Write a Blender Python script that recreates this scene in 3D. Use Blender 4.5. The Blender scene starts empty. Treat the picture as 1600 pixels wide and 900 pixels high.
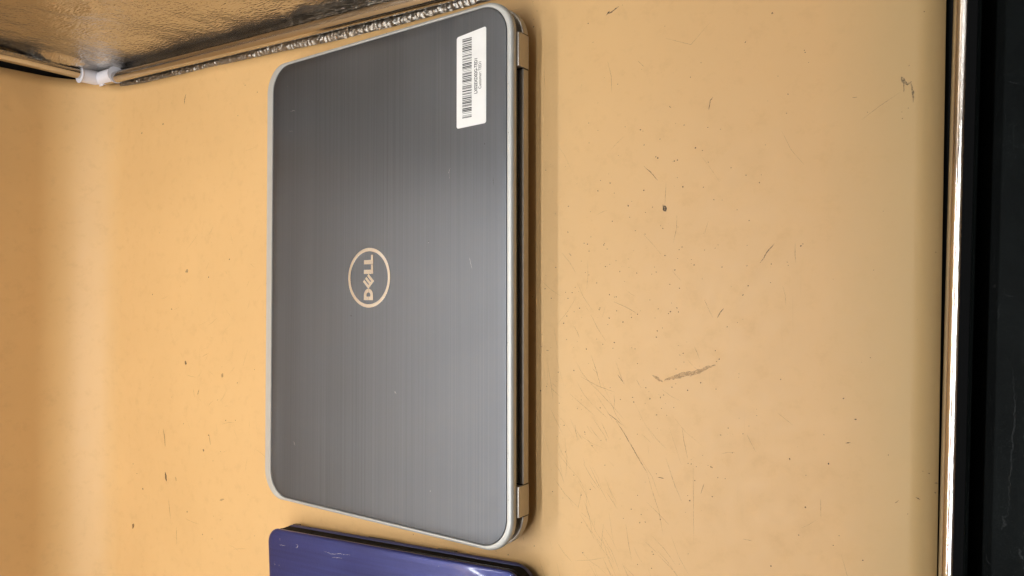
import bpy, bmesh, math, random
from mathutils import Vector, Matrix, noise

random.seed(7)
S = bpy.context.scene
C = S.collection

# ------------------------------------------------------------------ camera
cam_data = bpy.data.cameras.new('camera')
cam_data.sensor_width = 36.0
cam_data.lens = 25.875
cam_data.clip_start = 0.01
cam_data.clip_end = 50
camera = bpy.data.objects.new('camera', cam_data)
C.objects.link(camera)
rt = Vector((0.8156945584937085, 0.0002658292712961856, -0.5784827712028703))
up = Vector((0.01087558008578187, 0.9998161085143485, 0.015794648239899105))
bk = Vector((0.578380591826482, -0.019174944329069778, 0.8155416681619803))
mw = Matrix((rt, up, bk)).transposed().to_4x4()
mw.translation = Vector((0.28342234, -0.01885766, 0.42673917))
camera.matrix_world = mw
S.camera = camera

# ------------------------------------------------------------------ world and exposure
world = bpy.data.worlds.new('World')
S.world = world
world.use_nodes = True
world.node_tree.nodes['Background'].inputs['Color'].default_value = (0.9, 0.95, 1.0, 1)
world.node_tree.nodes['Background'].inputs['Strength'].default_value = 0.012
S.view_settings.view_transform = 'Standard'
S.view_settings.look = 'None'
S.view_settings.exposure = 0.0
S.view_settings.gamma = 1.0
S.cycles.max_bounces = 7
S.cycles.diffuse_bounces = 4
S.cycles.glossy_bounces = 4
S.cycles.blur_glossy = 1.0
LED_POWER = 325.0            # emission strength of the light tent's LED chips
# rows of LED chips under the tent roof: (x, z, share of light)
LED_ROWS = [(0.0, 0.755, 0.55), (-0.17, 0.755, 1.0), (-0.575, 0.755, 0.82)]

# ------------------------------------------------------------------ helpers
def link(name, me, mat=None, parent=None):
    o = bpy.data.objects.new(name, me)
    C.objects.link(o)
    if mat is not None:
        me.materials.append(mat)
    if parent is not None:
        o.parent = parent
    return o

def thing(name, label, cat, loc=(0, 0, 0), rz=0.0, group=None):
    o = bpy.data.objects.new(name, None)
    o.empty_display_size = 0.02
    C.objects.link(o)
    o.location = loc
    o.rotation_euler = (0, 0, rz)
    o['label'] = label
    o['category'] = cat
    if group:
        o['group'] = group
    return o

def from_bm(name, bm, mat=None, parent=None, smooth=True, angle=35):
    bmesh.ops.recalc_face_normals(bm, faces=bm.faces)
    me = bpy.data.meshes.new(name)
    bm.to_mesh(me)
    bm.free()
    if smooth:
        me.polygons.foreach_set('use_smooth', [True] * len(me.polygons))
        me.set_sharp_from_angle(angle=math.radians(angle))
    return link(name, me, mat, parent)

def rrect(x0, x1, y0, y1, r, n=10):
    pts = []
    for cx, cy, a0 in ((x1 - r, y1 - r, 0), (x0 + r, y1 - r, 90), (x0 + r, y0 + r, 180), (x1 - r, y0 + r, 270)):
        for i in range(n + 1):
            a = math.radians(a0 + 90 * i / n)
            pts.append((cx + r * math.cos(a), cy + r * math.sin(a)))
    return pts

def loft(loops, cap_first=True, cap_last=True):
    bm = bmesh.new()
    vs = [[bm.verts.new(p) for p in lp] for lp in loops]
    n = len(vs[0])
    for a, b in zip(vs, vs[1:]):
        for i in range(n):
            j = (i + 1) % n
            bm.faces.new((a[i], a[j], b[j], b[i]))
    if cap_first:
        bm.faces.new(vs[0])
    if cap_last:
        bm.faces.new(vs[-1])
    return bm

def add_box(bm, x0, x1, y0, y1, z0, z1, bevel=0.0):
    r = bmesh.ops.create_cube(bm, size=1.0)
    for v in r['verts']:
        v.co = Vector((x0 + (v.co.x + .5) * (x1 - x0), y0 + (v.co.y + .5) * (y1 - y0), z0 + (v.co.z + .5) * (z1 - z0)))
    if bevel:
        es = list({e for v in r['verts'] for e in v.link_edges})
        bmesh.ops.bevel(bm, geom=es, offset=bevel, segments=3, affect='EDGES', profile=0.5)
    return bm

def tube(bm, a, b, r, n=24, r2=None, segs=1, sag=None):
    a, b = Vector(a), Vector(b)
    d = (b - a).normalized()
    u = d.orthogonal().normalized()
    v = d.cross(u)
    rings = []
    for s in range(segs + 1):
        t = s / segs
        c = a.lerp(b, t)
        if sag:
            c = c + Vector(sag) * math.sin(math.pi * t)
        rr = r if r2 is None else r + (r2 - r) * t
        rings.append([bm.verts.new(c + (u * math.cos(2 * math.pi * i / n) + v * math.sin(2 * math.pi * i / n)) * rr) for i in range(n)])
    for p, q in zip(rings, rings[1:]):
        for i in range(n):
            j = (i + 1) % n
            bm.faces.new((p[i], p[j], q[j], q[i]))
    bm.faces.new(rings[0])
    bm.faces.new(rings[-1])
    return bm

def extrude_poly(bm, pts, z0, z1):
    a = [bm.verts.new((x, y, z0)) for x, y in pts]
    b = [bm.verts.new((x, y, z1)) for x, y in pts]
    n = len(pts)
    bm.faces.new(b)
    bm.faces.new(a[::-1])
    for i in range(n):
        j = (i + 1) % n
        bm.faces.new((a[i], a[j], b[j], b[i]))

def ribbon(bm, pts, w, z, jag=0.0, taper=True):
    """thin flat irregular streak following pts (metres)"""
    P = [Vector((x, y, 0)) for x, y in pts]
    Q = []
    for a, b in zip(P, P[1:]):
        k = max(2, int((b - a).length / 0.0012))
        Q += [a.lerp(b, i / k) for i in range(k)]
    Q.append(P[-1])
    L, Rr = [], []
    m = len(Q)
    for i, q in enumerate(Q):
        d = (Q[min(i + 1, m - 1)] - Q[max(i - 1, 0)])
        if d.length < 1e-9:
            d = Vector((1, 0, 0))
        nrm = Vector((-d.y, d.x, 0)).normalized()
        t = i / max(1, m - 1)
        k = (math.sin(math.pi * (0.08 + 0.84 * t)) if taper else 1.0)
        q = q + nrm * random.uniform(-jag, jag) * w
        L.append(bm.verts.new(q + nrm * w * .5 * k * random.uniform(.55, 1.35) + Vector((0, 0, z))))
        Rr.append(bm.verts.new(q - nrm * w * .5 * k * random.uniform(.55, 1.35) + Vector((0, 0, z))))
    for i in range(m - 1):
        bm.faces.new((L[i], L[i + 1], Rr[i + 1], Rr[i]))

def blob(bm, x, y, r, z, n=7):
    ph = random.uniform(0, 6.28)
    e = random.uniform(.55, 1)
    vs = []
    for i in range(n):
        a = 2 * math.pi * i / n
        k = r * random.uniform(.6, 1.2)
        px, py = math.cos(a) * k, math.sin(a) * k * e
        vs.append(bm.verts.new((x + px * math.cos(ph) - py * math.sin(ph), y + px * math.sin(ph) + py * math.cos(ph), z)))
    bm.faces.new(vs)

# ------------------------------------------------------------------ materials
def new_mat(name):
    m = bpy.data.materials.new(name)
    m.use_nodes = True
    nt = m.node_tree
    return m, nt, nt.nodes['Principled BSDF']

def node(nt, t, **kw):
    n = nt.nodes.new(t)
    for k, v in kw.items():
        if k in n.inputs:
            n.inputs[k].default_value = v
        else:
            setattr(n, k, v)
    return n

def coords(nt, scale=(1, 1, 1), rot=(0, 0, 0)):
    tc = node(nt, 'ShaderNodeTexCoord')
    mp = node(nt, 'ShaderNodeMapping')
    mp.inputs['Scale'].default_value = scale
    mp.inputs['Rotation'].default_value = rot
    nt.links.new(tc.outputs['Object'], mp.inputs['Vector'])
    return mp.outputs['Vector']

def noise_tex(nt, vec, scale, detail=4, rough=.55):
    n = node(nt, 'ShaderNodeTexNoise')
    n.inputs['Scale'].default_value = scale
    n.inputs['Detail'].default_value = detail
    n.inputs['Roughness'].default_value = rough
    nt.links.new(vec, n.inputs['Vector'])
    return n.outputs['Fac']

def ramp(nt, fac, stops):
    r = node(nt, 'ShaderNodeValToRGB')
    e = r.color_ramp.elements
    e[0].position, e[0].color = stops[0][0], (*stops[0][1], 1)
    e[1].position, e[1].color = stops[-1][0], (*stops[-1][1], 1)
    for p, c in stops[1:-1]:
        x = e.new(p)
        x.color = (*c, 1)
    nt.links.new(fac, r.inputs['Fac'])
    return r.outputs['Color']

def maprange(nt, v, a, b, c, d):
    m = node(nt, 'ShaderNodeMapRange')
    for i, x in enumerate((a, b, c, d)):
        m.inputs[i + 1].default_value = x
    nt.links.new(v, m.inputs[0])
    return m.outputs[0]

def bump(nt, bsdf, h, strength, dist):
    b = node(nt, 'ShaderNodeBump')
    b.inputs['Strength'].default_value = strength
    b.inputs['Distance'].default_value = dist
    nt.links.new(h, b.inputs['Height'])
    nt.links.new(b.outputs['Normal'], bsdf.inputs['Normal'])

def mixcol(nt, fac, a, b, mode='MIX'):
    m = node(nt, 'ShaderNodeMix', data_type='RGBA', blend_type=mode)
    if isinstance(fac, (int, float)):
        m.inputs['Factor'].default_value = fac
    else:
        nt.links.new(fac, m.inputs['Factor'])
    for s, v in ((6, a), (7, b)):
        if isinstance(v, tuple):
            m.inputs[s].default_value = (*v, 1)
        else:
            nt.links.new(v, m.inputs[s])
    return m.outputs[2]

def simple(name, col, rough=.5, metal=0.0, var=.06, scale=60, bmp=0.0, bscale=400, coat=0.0):
    m, nt, b = new_mat(name)
    v = coords(nt)
    f = noise_tex(nt, v, scale)
    lo = tuple(c * (1 - var) for c in col)
    hi = tuple(min(1, c * (1 + var)) for c in col)
    nt.links.new(ramp(nt, f, [(.3, lo), (.7, hi)]), b.inputs['Base Color'])
    nt.links.new(maprange(nt, f, .3, .7, rough * .88, rough * 1.12), b.inputs['Roughness'])
    b.inputs['Metallic'].default_value = metal
    if coat:
        b.inputs['Coat Weight'].default_value = coat
        b.inputs['Coat Roughness'].default_value = .06
    if bmp:
        bump(nt, b, noise_tex(nt, v, bscale, 3), bmp, .0005)
    return m

def mat_sheet():
    m, nt, b = new_mat('orange_vinyl')
    v = coords(nt)
    big = noise_tex(nt, v, 5.5, 3)
    col = ramp(nt, big, [(.3, (.65, .405, .168)), (.7, (.70, .442, .188))])
    # mottled grime from use
    g = noise_tex(nt, v, 75, 7, .72)
    gm = maprange(nt, g, .53, .74, 0, .34)
    col = mixcol(nt, gm, col, (.50, .30, .125))
    # hairline rubbing, two directions
    for rot, amt in ((.9, .30), (-.55, .24), (2.2, .20)):
        s = noise_tex(nt, coords(nt, (500, 16, 40), (0, 0, rot)), 1.0, 2, .6)
        big2 = noise_tex(nt, v, 9 + rot, 2)
        sm = node(nt, 'ShaderNodeMath', operation='MULTIPLY')
        nt.links.new(maprange(nt, s, .68, .80, 0, amt), sm.inputs[0])
        nt.links.new(maprange(nt, big2, .5, .68, 0, 1), sm.inputs[1])
        col = mixcol(nt, sm.outputs[0], col, (.42, .25, .11))
    # painted shade: greenish, dimmer strip along the sheet's front edge, put into the colour
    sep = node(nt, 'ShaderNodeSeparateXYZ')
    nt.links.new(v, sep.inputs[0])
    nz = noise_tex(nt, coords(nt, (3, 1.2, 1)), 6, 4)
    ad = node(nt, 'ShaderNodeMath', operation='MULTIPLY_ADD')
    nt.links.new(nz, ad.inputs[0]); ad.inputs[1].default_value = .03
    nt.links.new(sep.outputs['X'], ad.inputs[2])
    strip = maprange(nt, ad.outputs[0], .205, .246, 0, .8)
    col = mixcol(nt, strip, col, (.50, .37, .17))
    pk = maprange(nt, ad.outputs[0], .06, .16, 0, .25)  # pinkish cast of the light right of the laptop, also painted into the colour
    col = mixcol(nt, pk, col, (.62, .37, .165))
    nt.links.new(col, b.inputs['Base Color'])
    nt.links.new(maprange(nt, g, .3, .7, .43, .56), b.inputs['Roughness'])
    b.inputs['Specular IOR Level'].default_value = .5
    bump(nt, b, noise_tex(nt, v, 160, 6, .6), .10, .0006)
    return m

def brushed(name, col, r0=.27, r1=.42, dark=.74, metal=1.0):
    m, nt, b = new_mat(name)
    s1 = noise_tex(nt, coords(nt, (700, 1.6, 5)), 1.0, 3, .6)
    s2 = noise_tex(nt, coords(nt, (1900, 4, 10)), 1.0, 2, .6)
    ad = node(nt, 'ShaderNodeMath', operation='ADD')
    nt.links.new(s1, ad.inputs[0]); nt.links.new(s2, ad.inputs[1])
    f = maprange(nt, ad.outputs[0], .62, 1.38, 0, 1)
    nt.links.new(ramp(nt, f, [(0, tuple(c * dark for c in col)), (1, col)]), b.inputs['Base Color'])
    # faint finger smears: patches where the finish is a little duller
    sm = noise_tex(nt, coords(nt, (14, 22, 10), (0, 0, .6)), 1.0, 6, .65)
    ra = node(nt, 'ShaderNodeMath', operation='ADD')
    nt.links.new(maprange(nt, f, 0, 1, r0, r1), ra.inputs[0])
    nt.links.new(maprange(nt, sm, .48, .66, 0, .03), ra.inputs[1])
    nt.links.new(ra.outputs[0], b.inputs['Roughness'])
    b.inputs['Metallic'].default_value = metal
    b.inputs['Anisotropic'].default_value = .55
    tg = node(nt, 'ShaderNodeCombineXYZ')
    tg.inputs[0].default_value = 1.0
    nt.links.new(tg.outputs[0], b.inputs['Tangent'])
    bump(nt, b, f, .035, .0002)
    return m

def foil(name, col, rough, s1=900, bmp=.5, fold=0.0):
    m, nt, b = new_mat(name)
    v = coords(nt, (1, 1, 1))
    w = node(nt, 'ShaderNodeTexVoronoi', feature='SMOOTH_F1')
    vw = coords(nt, (.55, .55, 1.6), (0.35, 0, 0))
    nn = node(nt, 'ShaderNodeTexNoise'); nn.inputs['Scale'].default_value = 60
    nt.links.new(vw, nn.inputs['Vector'])
    mx = node(nt, 'ShaderNodeVectorMath', operation='MULTIPLY_ADD')
    nt.links.new(nn.outputs['Color'], mx.inputs[0]); mx.inputs[1].default_value = (.012, .012, .012)
    nt.links.new(vw, mx.inputs[2])
    w.inputs['Scale'].default_value = s1 * .3
    nt.links.new(mx.outputs[0], w.inputs['Vector'])
    h2 = noise_tex(nt, v, 90, 5, .6)
    ad = node(nt, 'ShaderNodeMath', operation='MULTIPLY_ADD')
    nt.links.new(h2, ad.inputs[0]); ad.inputs[1].default_value = 1.4
    nt.links.new(w.outputs['Distance'], ad.inputs[2])
    b.inputs['Metallic'].default_value = 1
    f = noise_tex(nt, v, 30, 3)
    nt.links.new(ramp(nt, f, [(.3, tuple(c * .93 for c in col)), (.7, col)]), b.inputs['Base Color'])
    b.inputs['Roughness'].default_value = rough
    bump(nt, b, ad.outputs[0], bmp, .0012)
    return m

def streak_mat(name, col, alpha, sc=900):
    m, nt, b = new_mat(name)
    b.inputs['Base Color'].default_value = (*col, 1)
    b.inputs['Roughness'].default_value = .6
    f = noise_tex(nt, coords(nt), sc, 4, .7)
    nt.links.new(maprange(nt, f, .35, .6, alpha * .15, alpha), b.inputs['Alpha'])
    return m

def purple_mat():
    m, nt, b = new_mat('purple_gloss')
    f = noise_tex(nt, coords(nt, (8, 300, 5)), 1, 4)
    f2 = noise_tex(nt, coords(nt), 16, 4)
    c = ramp(nt, f, [(.3, (.019, .028, .135)), (.7, (.027, .040, .185))])
    nt.links.new(c, b.inputs['Base Color'])
    b.inputs['Metallic'].default_value = .45
    nt.links.new(maprange(nt, f2, .3, .7, .26, .36), b.inputs['Roughness'])
    b.inputs['Coat Weight'].default_value = .3
    b.inputs['Coat Roughness'].default_value = .05
    bump(nt, b, noise_tex(nt, coords(nt, (1, 1, 1)), 420, 3), .35, .0004)
    return m

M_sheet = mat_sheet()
M_lid = brushed('brushed_gunmetal', (.128, .136, .150), .31, .42)
M_rim = simple('silver_plastic', (.53, .535, .51), .38, .25, .04, 90, .1, 900)
M_base = simple('satin_silver', (.50, .46, .41), .42, .6, .05, 120, .1, 1200)
M_black = simple('black_plastic', (.008, .008, .009), .35, 0, .1)
M_tube = simple('blue_black_plastic', (.012, .016, .022), .25, 0, .1)
M_chrome = simple('logo_chrome', (.70, .70, .68), .25, 1.0, .02)
M_paper = simple('label_paper', (.86, .86, .84), .5, 0, .025, 120)
M_ink = simple('label_ink', (.018, .018, .02), .5, 0, .1)
M_foil = foil('silver_fabric', (.60, .58, .545), .26, 1100, .55)
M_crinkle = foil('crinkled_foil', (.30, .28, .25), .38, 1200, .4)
M_pole = simple('polished_steel', (.56, .54, .52), .045, 1.0, .03, 200, .08, 1500)
M_connector = simple('white_nylon', (.74, .73, .78), .32, 0, .03)
M_binding = simple('black_binding', (.005, .005, .005), .7, 0, .2)
M_binding.node_tree.nodes['Principled BSDF'].inputs['Specular IOR Level'].default_value = .15
M_purple = purple_mat()
M_matte_black = simple('matte_black', (.004, .004, .005), .8, 0, .1)
M_matte_black.node_tree.nodes['Principled BSDF'].inputs['Specular IOR Level'].default_value = .12
M_purple_side = simple('purple_side', (.040, .044, .115), .5, 0, .05)
M_scuff = {'d': streak_mat('dark_scuff', (.05, .035, .025), .95), 'f': streak_mat('faint_scratch', (.24, .14, .06), .5),
           's': streak_mat('brown_smear', (.40, .26, .12), .5, 1100), 'g': streak_mat('grey_scuff', (.20, .155, .09), .65, 700),
           'b': streak_mat('brown_spot', (.12, .05, .015), .9)}
M_pale = streak_mat('pale_scratch', (.75, .75, .8), .5, 1200)
M_lidmark = streak_mat('dark_nick', (.03, .03, .03), .8, 1500)
def table_mat():
    m, nt, b = new_mat('black_table')
    v = coords(nt)
    f = noise_tex(nt, v, 14, 6, .65)
    c = ramp(nt, f, [(.35, (.0032, .0046, .0046)), (.7, (.0075, .0100, .0098))])
    s = noise_tex(nt, coords(nt, (260, 9, 1), (0, 0, .25)), 1, 3, .6)
    c = mixcol(nt, maprange(nt, s, .70, .82, 0, .5), c, (.03, .036, .036))
    nt.links.new(c, b.inputs['Base Color'])
    b.inputs['Roughness'].default_value = .6
    b.inputs['Specular IOR Level'].default_value = .12
    bump(nt, b, noise_tex(nt, v, 120, 6), .3, .001)
    return m
M_table = table_mat()

def led_mat(share):
    m, nt, b = new_mat('led_light')
    nt.nodes.remove(b)
    e = node(nt, 'ShaderNodeEmission')
    e.inputs['Color'].default_value = (.97, .985, 1, 1)
    e.inputs['Strength'].default_value = LED_POWER * share
    nt.links.new(e.outputs[0], nt.nodes['Material Output'].inputs['Surface'])
    return m

# ------------------------------------------------------------------ the table under everything
bm = bmesh.new()
vs = [bm.verts.new(p) for p in ((-3, -3, -.0105), (3, -3, -.0105), (3, 3, -.0105), (-3, 3, -.0105))]
bm.faces.new(vs)
t = from_bm('table_top', bm, M_table, smooth=False)
t['kind'] = 'structure'
for pts, w in (([(.2749, -.052), (.2752, -.072), (.2735, -.098), (.2717, -.1229)], .0007), ([(.2717, -.1229), (.2702, -.1251), (.2695, -.131)], .0012),
               ([(.2668, -.0101), (.267, -.0118)], .0016), ([(.2688, -.0225), (.2682, -.0245), (.2694, -.0265)], .0012), ([(.2755, -.139), (.2767, -.1439)], .0016),
               ([(.2625, -.145), (.2640, -.1490)], .001), ([(.2700, -.0150), (.2760, -.0160)], .0005), ([(.279, .088), (.2745, .0905)], .0006)):
    bm = bmesh.new()
    ribbon(bm, pts, w, -.0103, .6)
    from_bm('table_scuff', bm, streak_mat('table_scuff_grey', (.05, .055, .055), .6, 1500), t, smooth=False)

# ------------------------------------------------------------------ the light tent
tent = thing('light_tent', 'light tent of silver fabric with steel poles and a white plastic corner joint', 'light tent', (-.17, -.2, -.010))
TO = Vector(tent.location)
H = .78
A, B, Cc, D = Vector((-.602, .2400, 0)), Vector((.262, .1995, 0)), Vector((.2355, -.62, 0)), Vector((-.640, -.60, 0))

def tent_bm(name, bm, mat, parent=None, **k):
    off = TO
    for v in bm.verts:
        v.co -= off
    return from_bm(name, bm, mat, parent or tent, **k)

def wall(name, P, Q, out, z0, z1, nu, nv, amp, mat, seed):
    bm = bmesh.new()
    g = []
    for j in range(nv + 1):
        row = []
        for i in range(nu + 1):
            u, w = i / nu, j / nv
            z = z0 + (z1 - z0) * w
            p = P.lerp(Q, u)
            d = noise.noise(Vector((u * 5 + seed, z * 7, 1.3))) * .5 + noise.noise(Vector((u * 14 + z * 9 + seed, z * 8, 4.1))) * .3 \
                + noise.noise(Vector((u * 46, z * 60 + seed, 2))) * .10 \
                - .9 * max(0, 1 - 9 * abs(noise.noise(Vector((u * 6 + z * 5 + seed, z * 10 - u * 9, 7.7))))) * max(0, noise.noise(Vector((u * 8, z * 9, seed))) + .25)
            edge = min(1, z / .05) * min(1, (H - z) / .05 + .01)
            q = p + out * (d * amp * (.12 + .88 * edge) + .004)
            row.append(bm.verts.new((q.x, q.y, z)))
        g.append(row)
    for j in range(nv):
        for i in range(nu):
            bm.faces.new((g[j][i], g[j][i + 1], g[j + 1][i + 1], g[j + 1][i]))
    return tent_bm(name, bm, mat, angle=180)

wall('side_panel', A + Vector((-.02, .006, 0)), B + Vector((0, .004, 0)), Vector((.047, 1, 0)), -.004, H, 260, 150, .009, M_foil, 3)
wall('side_panel', D, Cc, Vector((0, -1, 0)), -.004, H, 80, 60, .008, M_foil, 9)
wall('back_panel', D + Vector((-.03, 0, 0)), A + Vector((-.05, 0, 0)), Vector((-1, 0, 0)), -.004, H, 80, 60, .006, M_foil, 5)
bm = bmesh.new()
vs = [bm.verts.new((p.x, p.y, H)) for p in (D + Vector((-.03, 0, 0)), Cc, B + Vector((0, .01, 0)), A + Vector((-.05, .01, 0)))]
bm.faces.new(vs)
bmesh.ops.subdivide_edges(bm, edges=bm.edges, cuts=30, use_grid_fill=True)
for v in bm.verts:
    v.co.z += .004 * noise.noise(v.co * 9)
tent_bm('roof_panel', bm, M_foil)
# floor panel (black underside of the tent floor shows as a dark edge beside the front pole)
bm = bmesh.new()
pts = [(A.x - .05, A.y + .012), (D.x - .03, D.y - .005), (Cc.x + .0060, Cc.y), (B.x + .0035, B.y + .01)]
extrude_poly(bm, pts, -.009, -.004)
tent_bm('floor_panel', bm, M_binding, smooth=False)
# black binding tape sewn up the corner behind the upright pole
bm = bmesh.new()
add_box(bm, -.634, -.626, .222, .2445, .010, .70)
tent_bm('corner_binding', bm, M_binding, smooth=False)

# steel poles
PR = .0062
def pole(a, b, sag=None):
    bm = tube(bmesh.new(), a, b, PR, 32, segs=30, sag=sag)
    return tent_bm('pole', bm, M_pole, angle=60)
pole((-.585, .2375, .009), (B.x - .01, B.y - .002, .008), (0, -.001, 0))
pole((-.6, .2415, .02), (-.6, .2385, H - .02))
pole((.2605, .190, .004), (.2375, -.60, .004), (-.0012, 0, 0))
pole((B.x, B.y, .02), (B.x, B.y, H - .02))
pole((Cc.x, Cc.y, .02), (Cc.x, Cc.y, H - .02))
pole((D.x + .01, D.y, .02), (D.x + .01, D.y, H - .02))
pole((A.x + .02, A.y, H - .008), (B.x - .02, B.y, H - .008))
pole((B.x, B.y - .02, H - .008), (Cc.x, Cc.y + .02, H - .008))
pole((Cc.x - .02, Cc.y, H - .008), (D.x + .03, D.y, H - .008))

# white plastic corner joint: two sleeves meeting in a mitre
def connector(c, arms, r=.0081):
    bm = bmesh.new()
    c = Vector(c)
    for d, ln in arms:
        d = Vector(d).normalized()
        tube(bm, c, c + d * ln, r * .98, 32, r * 1.02)
        tube(bm, c + d * (ln - .0012), c + d * (ln + .0008), r * 1.05, 32, r * 1.17)
    bmesh.ops.create_icosphere(bm, subdivisions=3, radius=r * .99, matrix=Matrix.Translation(c))
    o = tent_bm('corner_joint', bm, M_connector, angle=50)
    bm = bmesh.new()
    d0 = Vector(arms[0][0])
    add_box(bm, c.x + .003, c.x + .011, c.y - .0098, c.y - .0080, c.z + .001, c.z + .0024, .0003)
    tent_bm('mould_mark', bm, M_connector, o)
    return o
connector((-.6, .2405, .0095), [((1, -.045, 0), .036), ((0, -.02, 1), .022)])
connector((B.x, B.y, .008), [((-1, .045, 0), .03), ((0, 0, 1), .03), ((0, -1, 0), .03)])
connector((Cc.x, Cc.y, .008), [((-1, 0, 0), .03), ((0, 0, 1), .03), ((0, 1, 0), .03)])

# crinkled silver hem of the wall fabric, lying between pole and sheet
MATEDGE = [(-.62, .2335), (-.5696, .2327), (-.5206, .2283), (-.426, .2235), (-.3381, .2190), (-.2694, .2150), (-.208, .2105), (-.1353, .2075), (-.0568, .2060), (.0, .2045), (.26, .195)]
def edge_y(x):
    for (x0, y0), (x1, y1) in zip(MATEDGE, MATEDGE[1:]):
        if x <= x1:
            return y0 + (y1 - y0) * max(0, (x - x0) / (x1 - x0))
    return MATEDGE[-1][1]
bm = bmesh.new()
NU, NV = 900, 9
g = []
for i in range(NU + 1):
    x = -.60 + .845 * i / NU
    ye = edge_y(x) - .004
    wdt = .0070 + .0032 * min(1, max(0, (x + .50) / .25)) + .0016 * noise.noise(Vector((x * 22, 4, 0)))
    row = []
    for j in range(NV + 1):
        k = j / NV
        n1 = noise.noise(Vector((x * 420, k * 3.2, 0)))
        n2 = abs(noise.noise(Vector((x * 190, k * 2.0, 5))))
        n3 = noise.noise(Vector((x * 26, 0, 8)))
        z = .0006 + .0018 * math.sin(math.pi * k) * min(1, max(.2, (x + .55) / .2)) + (.0007 * n1 + .0016 * n2) * (1 if 0 < j < NV else .3)
        row.append(bm.verts.new((x + random.uniform(-.0004, .0004), ye + wdt * k + random.uniform(-.0002, .0002), z)))
    g.append(row)
for i in range(NU):
    for j in range(NV):
        bm.faces.new((g[i][j], g[i + 1][j], g[i + 1][j + 1], g[i][j + 1]))
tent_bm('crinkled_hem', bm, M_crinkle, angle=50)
# smooth silver floor fabric under the side pole
bm = bmesh.new()
g = []
for i in range(121):
    x = -.61 + .86 * i / 120
    g.append([bm.verts.new((x, edge_y(x) - .006 + .032 * j / 8, -.0022 + .0008 * noise.noise(Vector((x * 40, j * .7, 0))))) for j in range(9)])
for i in range(120):
    for j in range(8):
        bm.faces.new((g[i][j], g[i + 1][j], g[i + 1][j + 1], g[i][j + 1]))
tent_bm('floor_lining', bm, M_foil, angle=180)

# LED strips under the roof
for x, z, share in LED_ROWS:
    bm = bmesh.new()
    add_box(bm, x - .008, x + .008, -.585, .212, z + .001, z + .006, .001)
    strip = tent_bm('led_strip', bm, M_rim)
    bm = bmesh.new()
    y = -.575
    while y < .208:
        for sx in (-.0035, .0035):
            p = [(x + sx - .002, y - .003), (x + sx + .002, y - .003), (x + sx + .002, y + .003), (x + sx - .002, y + .003)]
            bm.faces.new([bm.verts.new((a, b, z)) for a, b in p][::-1])
        y += .0125
    me = bpy.data.meshes.new('led_chip')
    for v in bm.verts:
        v.co -= TO
    bm.to_mesh(me); bm.free()
    o = link('led_chip', me, led_mat(share), strip)
    o['kind'] = 'stuff'

# ------------------------------------------------------------------ the orange backdrop sheet, lying flat and sweeping up at the back
sheet = thing('backdrop_sheet', 'scuffed orange vinyl sheet lying under both laptops and curving up at the left', 'backdrop', (0, 0, 0))
RB, XB = .062, -.560
def profile(x_right):
    P = []
    n = 60
    for i in range(n + 1):
        t = i / n
        P.append((x_right + (XB - x_right) * t, 0.0))
    for i in range(1, 25):
        a = math.radians(94 * i / 24)
        P.append((XB - RB * math.sin(a), RB * (1 - math.cos(a))))
    x, z = P[-1]
    for i in range(1, 21):
        P.append((x + .0014 * i, z + .69 * i / 20))
    return P
bm = bmesh.new()
NY = 70
g = []
for j in range(NY + 1):
    v = j / NY
    yy = -.59 + .80 * v
    xr = .2455 + .0231 * (yy + .0)
    row = []
    for x, z in profile(xr):
        ye = edge_y(x)
        if z > .004:
            ye = (.2327 + .0048 * min(1, z / .02)) - .0035 * min(1, max(0, z - .02) / .08) - .01 * max(0, z - .1)
        y = -.59 + (ye + .59) * v
        zz = z
        xx = x
        if z == 0.0:
            zz = .0006 * noise.noise(Vector((x * 5, y * 6, 0)))
            if v > .93:
                zz += .0016 * max(0, noise.noise(Vector((x * 9, 3, 0)))) * (v - .93) / .07
        else:
            xx += .0025 * noise.noise(Vector((z * 6, y * 4, 7)))
        row.append(bm.verts.new((xx, y, zz)))
    g.append(row)
for j in range(NY):
    for i in range(len(g[0]) - 1):
        bm.faces.new((g[j][i], g[j][i + 1], g[j + 1][i + 1], g[j + 1][i]))
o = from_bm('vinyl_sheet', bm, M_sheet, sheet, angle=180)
sm = o.modifiers.new('thickness', 'SOLIDIFY')
sm.thickness = .0012
sm.offset = -1 if o.data.polygons[0].normal.z > 0 else 1

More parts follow.
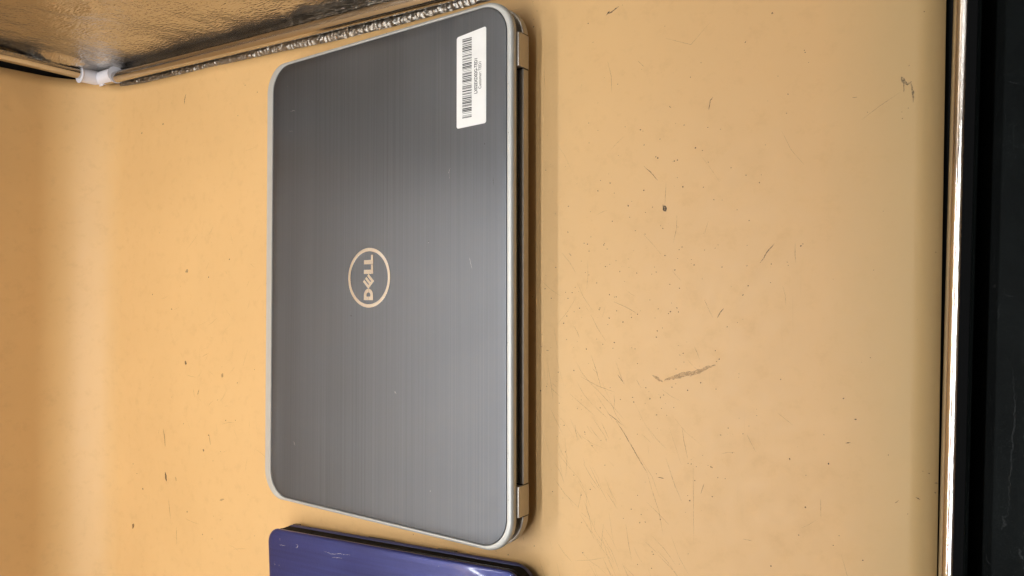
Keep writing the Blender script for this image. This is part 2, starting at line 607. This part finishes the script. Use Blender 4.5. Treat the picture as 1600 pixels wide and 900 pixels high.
def zfloor(x, y):
    return .0006 * noise.noise(Vector((x * 5, y * 6, 0)))
def drape(bm, dz=.00012):
    for v in bm.verts:
        v.co.z = zfloor(v.co.x, v.co.y) + dz
def scuff(pts, w, kind, name='scuff_mark'):
    bm = bmesh.new()
    ribbon(bm, pts, w * .001 * (1.5 if w > 1.2 else 1.0), 0, .08 if w > 1.2 else (.3 if kind in 'dg' else .2))
    drape(bm)
    return from_bm(name, bm, M_scuff[kind], sheet, smooth=False)
SCUFFS = [
   ([(0.2284,0.0981),(0.2299,0.0956),(0.2313,0.0933)],1.37,'g'),
   ([(0.231,0.0934),(0.2322,0.0941),(0.2331,0.095)],0.85,'g'),
   ([(0.2331,0.0943),(0.2336,0.0906),(0.2336,0.084)],1.18,'g'),
   ([(0.2296,0.0953),(0.2295,0.0899)],0.51,'g'),
   ([(0.0564,0.1693),(0.0583,0.1705),(0.0602,0.1701),(0.0625,0.1713),(0.0657,0.173)],0.8,'d'),
   ([(0.0573,0.1703),(0.0592,0.1716)],0.75,'d'),
   ([(0.1281,0.1037),(0.1265,0.102),(0.1257,0.0963)],0.59,'d'),
   ([(0.1635,0.0146),(0.1595,0.0097),(0.1555,0.0036)],0.48,'d'),
   ([(0.083,0.067),(0.0878,0.0629),(0.0925,0.0572)],0.4,'d'),
   ([(0.0972,0.0408),(0.0976,0.0463),(0.0981,0.0554)],0.26,'f'),
   ([(0.0959,0.0417),(0.0972,0.0392),(0.098,0.0375)],1.71,'d'),
   ([(0.205,0.0912),(0.2072,0.091)],0.47,'d'),
   ([(0.0886,-0.0644),(0.0921,-0.0666),(0.0955,-0.0683)],1.21,'s'),
   ([(0.0963,-0.0671),(0.1055,-0.0642),(0.1158,-0.0613),(0.1233,-0.0582),(0.1288,-0.056)],1.98,'s'),
   ([(0.134,-0.0226),(0.1321,-0.0249),(0.1302,-0.0279)],0.61,'d'),
   ([(0.0572,-0.0911),(0.0627,-0.0943),(0.0673,-0.0975)],0.34,'d'),
   ([(0.0632,-0.0955),(0.0682,-0.1019),(0.0735,-0.1095),(0.0797,-0.1188),(0.0845,-0.1254)],0.42,'d'),
   ([(0.0845,-0.1254),(0.0884,-0.1376),(0.0926,-0.1488),(0.0951,-0.1622)],0.27,'f'),
   ([(0.097,-0.1147),(0.1032,-0.1315),(0.1077,-0.1405)],0.27,'f'),
   ([(0.0478,-0.0747),(0.0595,-0.0851),(0.0686,-0.0937)],0.26,'f'),
   ([(0.0642,-0.0654),(0.0692,-0.0712)],0.34,'d'),
   ([(0.0282,-0.0803),(0.0477,-0.0936)],0.22,'f'),
   ([(0.1147,-0.1145),(0.1149,-0.1643)],0.18,'f'),
   ([(0.0525,-0.0973),(0.0576,-0.1071)],0.34,'f'),
   ([(0.0918,-0.1276),(0.0957,-0.1275)],0.58,'d'),
   ([(0.2001,-0.0945),(0.2026,-0.0937)],0.56,'d'),
   ([(0.2332,-0.1183),(0.2352,-0.1193)],0.62,'d'),
   ([(0.2235,-0.1227),(0.2253,-0.1211)],0.38,'d'),
   ([(0.2359,-0.1046),(0.237,-0.1048)],0.34,'d'),
   ([(0.2387,-0.1052),(0.2396,-0.1054)],0.4,'d'),
   ([(0.2415,-0.1099),(0.2432,-0.11)],0.56,'g'),
   ([(0.2415,-0.1144),(0.242,-0.115)],0.56,'g'),
   ([(0.1194,-0.1337),(0.1214,-0.1274)],0.43,'f'),
   ([(0.1872,-0.1263),(0.1874,-0.136)],0.25,'f'),
   ([(0.1446,-0.1557),(0.1498,-0.1559)],0.27,'f'),
   ([(0.1733,-0.0877),(0.1646,-0.0813)],0.17,'f'),
   ([(0.1221,0.0204),(0.125,0.0298)],0.2,'f'),
   ([(-0.4363,0.1982),(-0.4386,0.1932),(-0.4397,0.188)],1.16,'d'),
   ([(0.098,0.1454),(0.1146,0.138),(0.1268,0.1491)],0.23,'f'),
   ([(0.0792,0.1349),(0.0837,0.13)],0.28,'f'),
   ([(-0.4345,0.0123),(-0.4298,0.0142)],2.45,'g'),
   ([(-0.5955,-0.0703),(-0.5704,-0.0752),(-0.5393,-0.079)],1.17,'s'),
   ([(-0.4746,-0.1539),(-0.4719,-0.1617),(-0.4705,-0.1724)],1.37,'f'),
   ([(-0.47,-0.1994),(-0.4674,-0.2085)],2.49,'d'),
   ([(-0.5355,-0.2703),(-0.5329,-0.2642)],3.09,'b'),
   ([(-0.4634,-0.2267),(-0.4593,-0.2468)],0.94,'f'),
   ([(-0.4482,-0.2535),(-0.4468,-0.2705)],0.73,'f'),
   ([(-0.4186,-0.1079),(-0.4162,-0.1155)],0.92,'f'),
   ([(-0.3897,-0.1511),(-0.3873,-0.1611)],1.04,'f'),
   ([(-0.6405,-0.1917),(-0.623,-0.2002)],6.01,'s'),
   ([(-0.3714,-0.2138),(-0.364,-0.2114)],1.24,'f'),
   ([(-0.3698,-0.0901),(-0.3666,-0.0918)],2.59,'f'),
   ([(-0.4083,-0.1078),(-0.4105,-0.1131)],1.45,'f'),
   ([(-0.4503,-0.2014),(-0.449,-0.2059)],1.4,'f'),
   ([(0.0279,0.014),(0.0299,0.0122)],0.72,'f'),
   ([(0.0232,-0.1022),(0.0247,-0.1016)],0.54,'d'),
]
SPOTS = [ (0.0967,0.0392,1.02),(0.0913,0.0721,0.53),(0.0926,0.0712,0.58),(0.1036,0.0680,0.52),(0.1172,0.0746,0.61),(0.1286,0.0422,0.48),(0.1037,0.0009,0.59),(0.1806,0.1214,0.46),(0.1809,0.1202,0.37),(0.1707,0.0877,0.46),(0.2315,0.0813,0.44),(0.2288,0.0764,0.36),(0.0588,0.0057,0.48),(0.0570,0.0158,0.49),(0.0809,0.0905,0.55),(0.0826,0.0894,0.44),(0.1327,0.0838,0.44),(0.1249,0.0860,0.35),(0.1084,0.0148,0.49),(0.0958,0.0269,0.46),(0.0842,0.0377,0.42),(0.0887,-0.1756,0.67),(0.0878,-0.1742,0.41),(0.2052,-0.0812,0.56),(0.2207,-0.0983,0.39),(0.0317,-0.0647,0.54),(0.1007,-0.0247,0.58),(0.0994,-0.0259,0.44),(0.1455,-0.0147,0.49),(0.0583,-0.0292,0.53),(0.1312,-0.0525,0.45),(0.1429,-0.0605,0.30),(0.1363,-0.0927,0.39),(0.0959,-0.0762,0.47),(0.2127,-0.0482,0.38),(0.1633,0.1462,0.58),(0.0468,0.1535,0.61),(0.2392,0.1298,0.41),(0.2432,0.0064,0.37),(0.2194,0.0289,0.32),(0.1935,-0.1501,0.29),(0.1965,-0.1444,0.29),(0.1756,-0.1479,0.38),(0.1115,-0.1164,0.40),(0.1135,-0.1166,0.44),(0.1167,-0.1177,0.40),(0.1135,-0.1139,0.31),(0.1158,-0.1262,0.35),(-0.4802,0.1728,1.32),(-0.5853,0.2145,1.52),(-0.3995,-0.1676,1.47),(-0.3930,0.0062,1.00),(-0.3575,0.0230,1.06),(-0.4605,-0.0264,1.08),(-0.5148,-0.2235,1.22),(-0.5356,-0.1989,0.88),(-0.5272,-0.2084,0.87),(-0.5536,-0.1315,1.05),(-0.4331,-0.0818,2.27),(-0.4989,-0.0106,1.14),(-0.6270,-0.1630,1.14),(-0.3908,-0.1519,1.04),(-0.3827,-0.1764,0.72),(-0.3618,-0.1345,0.81),(-0.3461,-0.1331,0.79),(-0.3435,-0.0966,0.80),(-0.4283,-0.2344,1.07),(-0.4005,-0.2522,0.72),(-0.3839,-0.2536,0.70),(-0.3155,0.1802,0.86),(-0.5235,0.1689,1.25),(-0.3791,0.1933,0.82),(-0.3347,0.1902,0.77),(-0.1134,-0.2000,0.59),(-0.0225,-0.1979,0.55),(-0.0002,-0.1874,0.48),(-0.2229,-0.2172,0.63),(-0.0006,0.1741,0.66) ]

for pts, w, k in SCUFFS:
    if pts[0][0] < -.553:      # these lie where the sheet is already curving up
        continue
    scuff(pts, w, k)
bm = bmesh.new()
for x, y, r in SPOTS:
    if x > -.553:
        blob(bm, x, y, r * .001, 0)
for _ in range(520):           # fine specks, denser to the right of the laptop
    if random.random() < .62:
        x, y = random.gauss(.075, .05), random.gauss(-.03, .075)
    else:
        x, y = random.uniform(-.54, .24), random.uniform(-.25, .2)
    if .2 > y > -.3 and -.55 < x < .24:
        blob(bm, x, y, random.uniform(.00015, .00060), 0, 5)
drape(bm)
o = from_bm('speck', bm, M_scuff['d'], sheet, smooth=False)
o['kind'] = 'stuff'
bm = bmesh.new()
for _ in range(230):           # hairline scratches
    r = random.random()
    if r < .6:
        x, y, a = random.gauss(.045, .03), random.gauss(-.11, .06), random.gauss(-1.05, .3)
    elif r < .8:
        x, y, a = random.gauss(-.36, .05), random.gauss(-.08, .09), random.uniform(0, 3.14)
    else:
        x, y, a = random.uniform(-.5, .23), random.uniform(-.2, .19), random.uniform(0, 3.14)
    ln = random.uniform(.004, .028)
    if -.54 < x < .22:
        c = random.uniform(-.25, .25)
        pts = [(x, y), (x + ln * .5 * math.cos(a), y + ln * .5 * math.sin(a)), (x + ln * .5 * (math.cos(a) + math.cos(a + c)), y + ln * .5 * (math.sin(a) + math.sin(a + c)))]
        if pts[-1][0] < .235:
            ribbon(bm, pts, random.uniform(.0001, .00032), 0, .2)
drape(bm, .00009)
o = from_bm('hairline_scratch', bm, M_scuff['f'], sheet, smooth=False)
o['kind'] = 'stuff'

# ------------------------------------------------------------------ silver-grey laptop
LX, LY = -.132, 0.0
laptop = thing('laptop', 'closed brushed dark grey laptop with silver rim, round logo and white barcode sticker', 'laptop', (LX, LY, 0))
def lap(name, bm, mat, parent=None, **k):
    for v in bm.verts:
        v.co -= Vector((LX, LY, 0))
    return from_bm(name, bm, mat, parent or laptop, **k)
X0, X1, YH = -.2682, 0.0, .188
def zl(pts, z, front=0.0):
    out = []
    for x, y in pts:
        k = max(0, min(1, (-.236 - x) / .033))
        out.append((x, y, z - front * k * k * (3 - 2 * k)))
    return out
def lidloop(ins, z, front=0.0, r=.024):
    return zl(rrect(X0 + ins, X1 - ins, -YH + ins, YH - ins, r - ins, 14), z, front)
def inner(ins):
    return rrect(X0 + .0118 + ins, X1 - .0048 - ins, -YH + .0031 + ins, YH - .0031 - ins, .0215 - min(ins, .0205), 14)
loops = [lidloop(.0040, .0212), lidloop(.0012, .0212), lidloop(.0003, .0216), lidloop(0, .0224, .0003), lidloop(0, .0236, .0010), lidloop(.0003, .0248, .0016), lidloop(.0010, .0257, .0019),
         lidloop(.0020, .02615, .0018), zl(inner(-.0008), .0264, .0003), zl(inner(-.0003), .0263), zl(inner(0), .0258), zl(inner(.0001), .0240)]
lap('lid_rim', loft(loops, True, False), M_rim, angle=40)
pl = [zl(inner(.0003), .0240), zl(inner(.00035), .0259), zl(inner(.0006), .0261), zl(inner(.0012), .02620), zl(inner(.008), .02622), zl(inner(.02), .02624), zl(inner(.05), .02624), zl(inner(.1), .02624)]
panel = lap('lid_panel', loft(pl, False, True), M_lid, angle=60)
lap('panel_gap', loft([zl(inner(.0009), .0236), zl(inner(-.0001), .0236), zl(inner(-.0001), .0246)], True, True), M_black)
ZP = .02626

# base: keyboard half of the body
def baseloop(ins, z, xr=.0010):
    return [(x, y, z) for x, y in rrect(X0 + .004 + ins, xr - ins, -YH + .0008 + ins, YH - .0008 - ins, .025 - min(ins, .02), 14)]
lap('base', loft([baseloop(.016, .0028), baseloop(.012, .0030), baseloop(.0075, .0045), baseloop(.0035, .0075), baseloop(.0006, .0086), baseloop(0, .0092), baseloop(0, .0120), baseloop(0, .0146), baseloop(.0003, .0149), baseloop(.0009, .0150), baseloop(.0011, .0144)]), M_base, angle=40)
# dark recess between the lid and the base
lap('lid_gap', loft([[(x, y, z) for x, y in rrect(X0 + .009, -.0050, -YH + .005, YH - .005, .022, 14)] for z in (.0140, .0213)]), M_black, smooth=False)
bm = tube(bmesh.new(), (-.0032, -.1405, .0172), (-.0032, .1395, .0172), .0010, 16)
lap('hinge_tube', bm, M_tube)
bm = add_box(bmesh.new(), -.003, .00115, -.1424, .1402, .0122, .0151, .00012)
lap('rear_lip', bm, M_base)
for y0, y1 in ((.1411, .1641), (-.1631, -.1425)):
    bm = add_box(bmesh.new(), -.0130, .0014, y0, y1, .0090, .0211, .0003)
    lap('hinge_cover', bm, M_base)
for y0, y1 in ((.1411, .1641), (-.1631, -.1425)):
    lap('hinge_seam', add_box(bmesh.new(), -.012, .00125, y0 - .0007, y1 + .0007, .0094, .0154), M_black, smooth=False)
for x, y in ((-.24, .16), (-.24, -.16), (-.03, .16), (-.03, -.16)):
    lap('rubber_foot', tube(bmesh.new(), (x, y, -.0003), (x, y, .0034), .008, 20), M_black)

# raised logo: ring and four letters, reading from the near end towards the far end
def ring(cx, cy, ro, ri, z0, z1, n=96):
    bm = bmesh.new()
    prof = [(ro, z0), (ro, z1 - .00012), (ro - .00015, z1), (ri + .00015, z1), (ri, z1 - .00012), (ri, z0)]
    R = [[bm.verts.new((cx + r * math.cos(2 * math.pi * i / n), cy + r * math.sin(2 * math.pi * i / n), z)) for r, z in prof] for i in range(n)]
    for i in range(n):
        for k in range(len(prof) - 1):
            bm.faces.new((R[i][k], R[(i + 1) % n][k], R[(i + 1) % n][k + 1], R[i][k + 1]))
    return bm
GX, GY = -.1362, 0.0
logo = lap('logo_ring', ring(GX, GY, .0232, .0204, ZP - .0003, ZP + .0004), M_chrome, angle=30)
def letter(name, polys):
    bm = bmesh.new()
    for poly in polys:
        extrude_poly(bm, [(GX - v, GY + u) for u, v in poly], ZP - .0002, ZP + .0004)
    bmesh.ops.recalc_face_normals(bm, faces=bm.faces)
    top = [e for e in bm.edges if all(v.co.z > ZP for v in e.verts) and len(e.link_faces) == 2 and any(abs(f.normal.z) < .5 for f in e.link_faces)]
    bmesh.ops.bevel(bm, geom=top, offset=.00009, segments=1, affect='EDGES')
    return lap(name, bm, M_chrome, logo, smooth=False)
VT, VB = .0054, -.0049
# D, drawn as a C-shaped outline closed along a seam through its stem
def arc(cx, cy, rx, ry, a0, a1, n=14):
    return [(cx + rx * math.cos(math.radians(a0 + (a1 - a0) * i / n)), cy + ry * math.sin(math.radians(a0 + (a1 - a0) * i / n))) for i in range(n + 1)]
uo = -.0136
outer = [(-.0174, VB)] + arc(uo, (VT + VB) / 2, .0051, (VT - VB) / 2, -90, 90) + [(-.0174, VT)]
ui = -.0134
inr = arc(ui, (VT + VB) / 2, .0019, .0020, 90, -90)
mid = (VT + VB) / 2
upper = [(-.0174, mid), (-.0145, mid), (-.0145, mid + .0020)] + [p for p in arc(ui, mid, .0019, .0020, 90, 0)] + [p for p in arc(uo, mid, .0051, (VT - VB) / 2, 0, 90)] + [(-.0174, VT)]
lower = [(u, 2 * mid - v) for u, v in upper][::-1]
letter('logo_letter', [upper, lower])
# tilted E: spine along the lower left edge, three arms pointing up to the right
o0 = Vector((-.0088, .0003)); sp = Vector((.0062, -.0063)); L_ = sp.length; sd = sp / L_; ad_ = Vector((.0057, .0062)); La = ad_.length; ad_ = ad_ / La
def e_(a, b):
    p = o0 + ad_ * a + sd * b
    return (p.x, p.y)
sw = .00075; aw = (L_ - 2 * sw) / 3; st = .0024
Epoly = [e_(0, 0), e_(La, 0), e_(La, aw), e_(st, aw), e_(st, aw + sw), e_(La, aw + sw), e_(La, 2 * aw + sw), e_(st, 2 * aw + sw), e_(st, 2 * aw + 2 * sw), e_(La, 2 * aw + 2 * sw), e_(La, L_), e_(0, L_)]
letter('logo_letter', [Epoly])
for u0 in (.0029, .0104):
    letter('logo_letter', [[(u0, VB), (u0 + .0073, VB), (u0 + .0073, VB + .0026), (u0 + .0034, VB + .0026), (u0 + .0034, VT), (u0, VT)]])

# paper sticker with its barcode and two lines of print
bm = bmesh.new()
extrude_poly(bm, rrect(-.0486, -.0224, .1040, .1700, .0016, 6), ZP - .0001, ZP + .00012)
for v in bm.verts:
    v.co.y += (v.co.x + .0355) * .10 * (1 if v.co.y > .14 else .25)
sticker = lap('barcode_sticker', bm, M_paper, smooth=False)
T = {'L': '132131', 'X': '331121', '0': '123122', '2': '223211', 'E': '132113', 'D': '112313', 'G': '211313', '-': '122132', 'T': '213311', '1': '123221'}
code = '211214' + ''.join(T[c] for c in 'LX02EXD02G-TED1') + '322211' + '2331112'
tot = sum(int(c) for c in code)
bm = bmesh.new()
y = .1103
mod = (.1663 - .1103) / tot
for i, c in enumerate(code):
    w = int(c) * mod
    if i % 2 == 0:
        z = ZP + .00018
        bm.faces.new([bm.verts.new(p) for p in ((-.0434, y, z), (-.0350, y, z), (-.0350, y + w, z), (-.0434, y + w, z))])
    y += w
lap('barcode', bm, M_ink, sticker, smooth=False)
def text(name, s, x, y, length, height, bold, parent):
    cu = bpy.data.curves.new(name, 'FONT')
    cu.body = s
    cu.offset = bold
    ob = bpy.data.objects.new('tmp_text', cu)
    C.objects.link(ob)
    bpy.context.view_layer.update()
    me = bpy.data.meshes.new_from_object(ob.evaluated_get(bpy.context.evaluated_depsgraph_get()))
    C.objects.unlink(ob)
    bpy.data.objects.remove(ob)
    xs = [v.co.x for v in me.vertices]; ys = [v.co.y for v in me.vertices]
    sx = length / (max(xs) - min(xs)); sy = height / (max(ys) - min(ys))
    for v in me.vertices:
        u, w = (v.co.x - min(xs)) * sx, (v.co.y - min(ys)) * sy
        v.co = (x - w - LX, y + u - LY, ZP + .00018)
    me.name = name
    return link(name, me, M_ink, parent)
text('print_line', 'LX02EXD02G-TED1', -.0300, .1260, .0246, .0028, .022, sticker)
text('print_line', 'Customer: TED1', -.0266, .1288, .0188, .0024, .008, sticker)

# wear on the lid
def lidmark(pts, w, mat, z=ZP + .00006, j=.4):
    bm = bmesh.new()
    ribbon(bm, pts, w, z, j)
    lap('lid_scratch', bm, mat, panel, smooth=False)
lidmark([(-.1086, -.0860), (-.1070, -.0874)], .0017, M_pale, ZP + .00006, .1)
lidmark([(-.0751, .0256), (-.0744, .0250)], .0010, M_lidmark)
lidmark([(-.0752, .0244), (-.0746, .0244)], .0007, M_pale)
lidmark([(-.2371, .1662), (-.2366, .1659)], .0009, M_pale)
lidmark([(-.0160, -.0012), (-.0117, -.0007)], .0004, M_lidmark, .02612)
lidmark([(-.0122, .0010), (-.0117, -.0045)], .0005, M_lidmark, .02612)
lidmark([(-.0566, .0725), (-.0543, .0763)], .0004, M_pale)
lidmark([(-.0552, .0690), (-.0556, .0730)], .0003, M_pale)
lidmark([(-.1560, -.0290), (-.1568, -.0300)], .0012, M_lidmark)
lidmark([(-.0730, -.1545), (-.0722, -.1552)], .0008, M_pale)
lidmark([(-.0143, -.1728), (-.0132, -.1735)], .0010, M_pale, .02612)
lidmark([(-.0370, .0120), (-.0345, .0040)], .0003, M_pale)
lidmark([(-.0240, .0905), (-.0232, .0898)], .0008, M_lidmark)
lidmark([(-.0165, .0665), (-.0160, .0605)], .0004, M_lidmark)
lidmark([(-.2330, .1435), (-.2280, .1440), (-.2260, .1425)], .0006, M_pale)
lidmark([(-.2340, .1270), (-.2290, .1262)], .0005, M_pale)
lidmark([(-.2260, -.1360), (-.2235, -.1390)], .0006, M_pale)
bm = bmesh.new()
for y in (.083, .031, -.046, -.118, -.1195, -.123, -.148, -.1505, .128, .095, -.081):
    blob(bm, -.0036 + random.uniform(-.0003, .0003), y, random.uniform(.0002, .0004), .02652)
for x, y in ((-.0135, -.1862), (-.060, -.1866), (-.031, .1862), (-.118, .1866), (-.17, -.1866)):
    blob(bm, x, y, .0004, .0266)
lap('rim_nick', bm, M_lidmark, smooth=False)['kind'] = 'stuff'

# ------------------------------------------------------------------ purple laptop, partly out of frame
PW, PD, PA = .268, .190, math.radians(3.6)
cr, sr = math.cos(PA), math.sin(PA)
corner = Vector((-.2622, -.2147, 0))
# local frame: x 0..PW to the right, y 0..-PD*2 away from the silver laptop
purple = thing('laptop', 'closed glossy purple-blue laptop at the bottom edge, cut off by the frame', 'laptop',
               (corner.x + cr * PW / 2 + sr * PD, corner.y + sr * PW / 2 - cr * PD, 0), PA)
def pr(name, bm, mat, parent=None, **k):
    for v in bm.verts:
        v.co -= Vector((PW / 2, -PD, 0))
    return from_bm(name, bm, mat, parent or purple, **k)
def ploop(ins, z, r=.013, dx=0.0):
    return [(x, y, z) for x, y in rrect(ins - dx, PW - ins + dx, -2 * PD + ins, -ins, max(.003, r - ins), 10)]
plid = pr('lid', loft([ploop(.0020, .0215), ploop(.0004, .0217), ploop(0, .0224), ploop(0, .0236), ploop(.0006, .0246), ploop(.0022, .0251), ploop(.006, .0253), ploop(.02, .02545), ploop(.06, .0255)]), M_purple, angle=60)
pr('screen_edge', loft([ploop(.0010, .0100), ploop(.0012, .0190), ploop(.0006, .0216)]), M_matte_black)
pr('bezel_line', loft([ploop(.0014, .0180), ploop(.0008, .0182), ploop(.0014, .0184)]), M_tube)
pbase = pr('base', loft([ploop(.006, .0030, .016), ploop(.0018, .0040, .016), ploop(0, .0066, .016), ploop(-.0002, .0092, .016), ploop(.0008, .0104, .016), ploop(.004, .0106, .016)]), M_purple_side, angle=50)
for x0, x1, z0, z1 in ((.0135, .0205, .0050, .0085), (.031, .0372, .0072, .0086), (.1700, .1760, .0078, .0088), (.1800, .1980, .0050, .0080), (.2080, .2130, .0070, .0082), (.1060, .1350, .0060, .0066)):
    bm = add_box(bmesh.new(), x0, x1, -.0040, .00035, z0, z1, .0003)
    pr('port', bm, M_black, pbase)
for x, y in ((.02, -.02), (.248, -.02), (.02, -.36), (.248, -.36)):
    pr('rubber_foot', tube(bmesh.new(), (x, y, -.0003), (x, y, .0034), .007, 20), M_black)
def pmark(pts, w, j=.5):
    bm = bmesh.new()
    q = []
    for x, y in pts:
        d = Vector((x, y, 0)) - corner
        q.append((d.x * cr + d.y * sr, -d.x * sr + d.y * cr))
    ribbon(bm, q, w, .02556, j)
    pr('lid_scratch', bm, M_pale, plid, smooth=False)
pmark([(-.2449, -.2262), (-.2364, -.2251)], .0006)
pmark([(-.2230, -.2215), (-.2200, -.2222), (-.2215, -.2245), (-.2232, -.2240)], .0008)
pmark([(-.1877, -.2205), (-.1780, -.2210), (-.1700, -.2190), (-.1568, -.2175)], .0005)
pmark([(-.1780, -.2235), (-.1650, -.2215)], .0004)
pmark([(-.2450, -.2432), (-.2444, -.2440)], .0010)
pmark([(-.2520, -.2420), (-.2500, -.2450)], .0005)
pmark([(-.2440, -.2200), (-.2435, -.2225)], .0004)
pmark([(-.0655, -.2072), (-.0650, -.2076)], .0008)
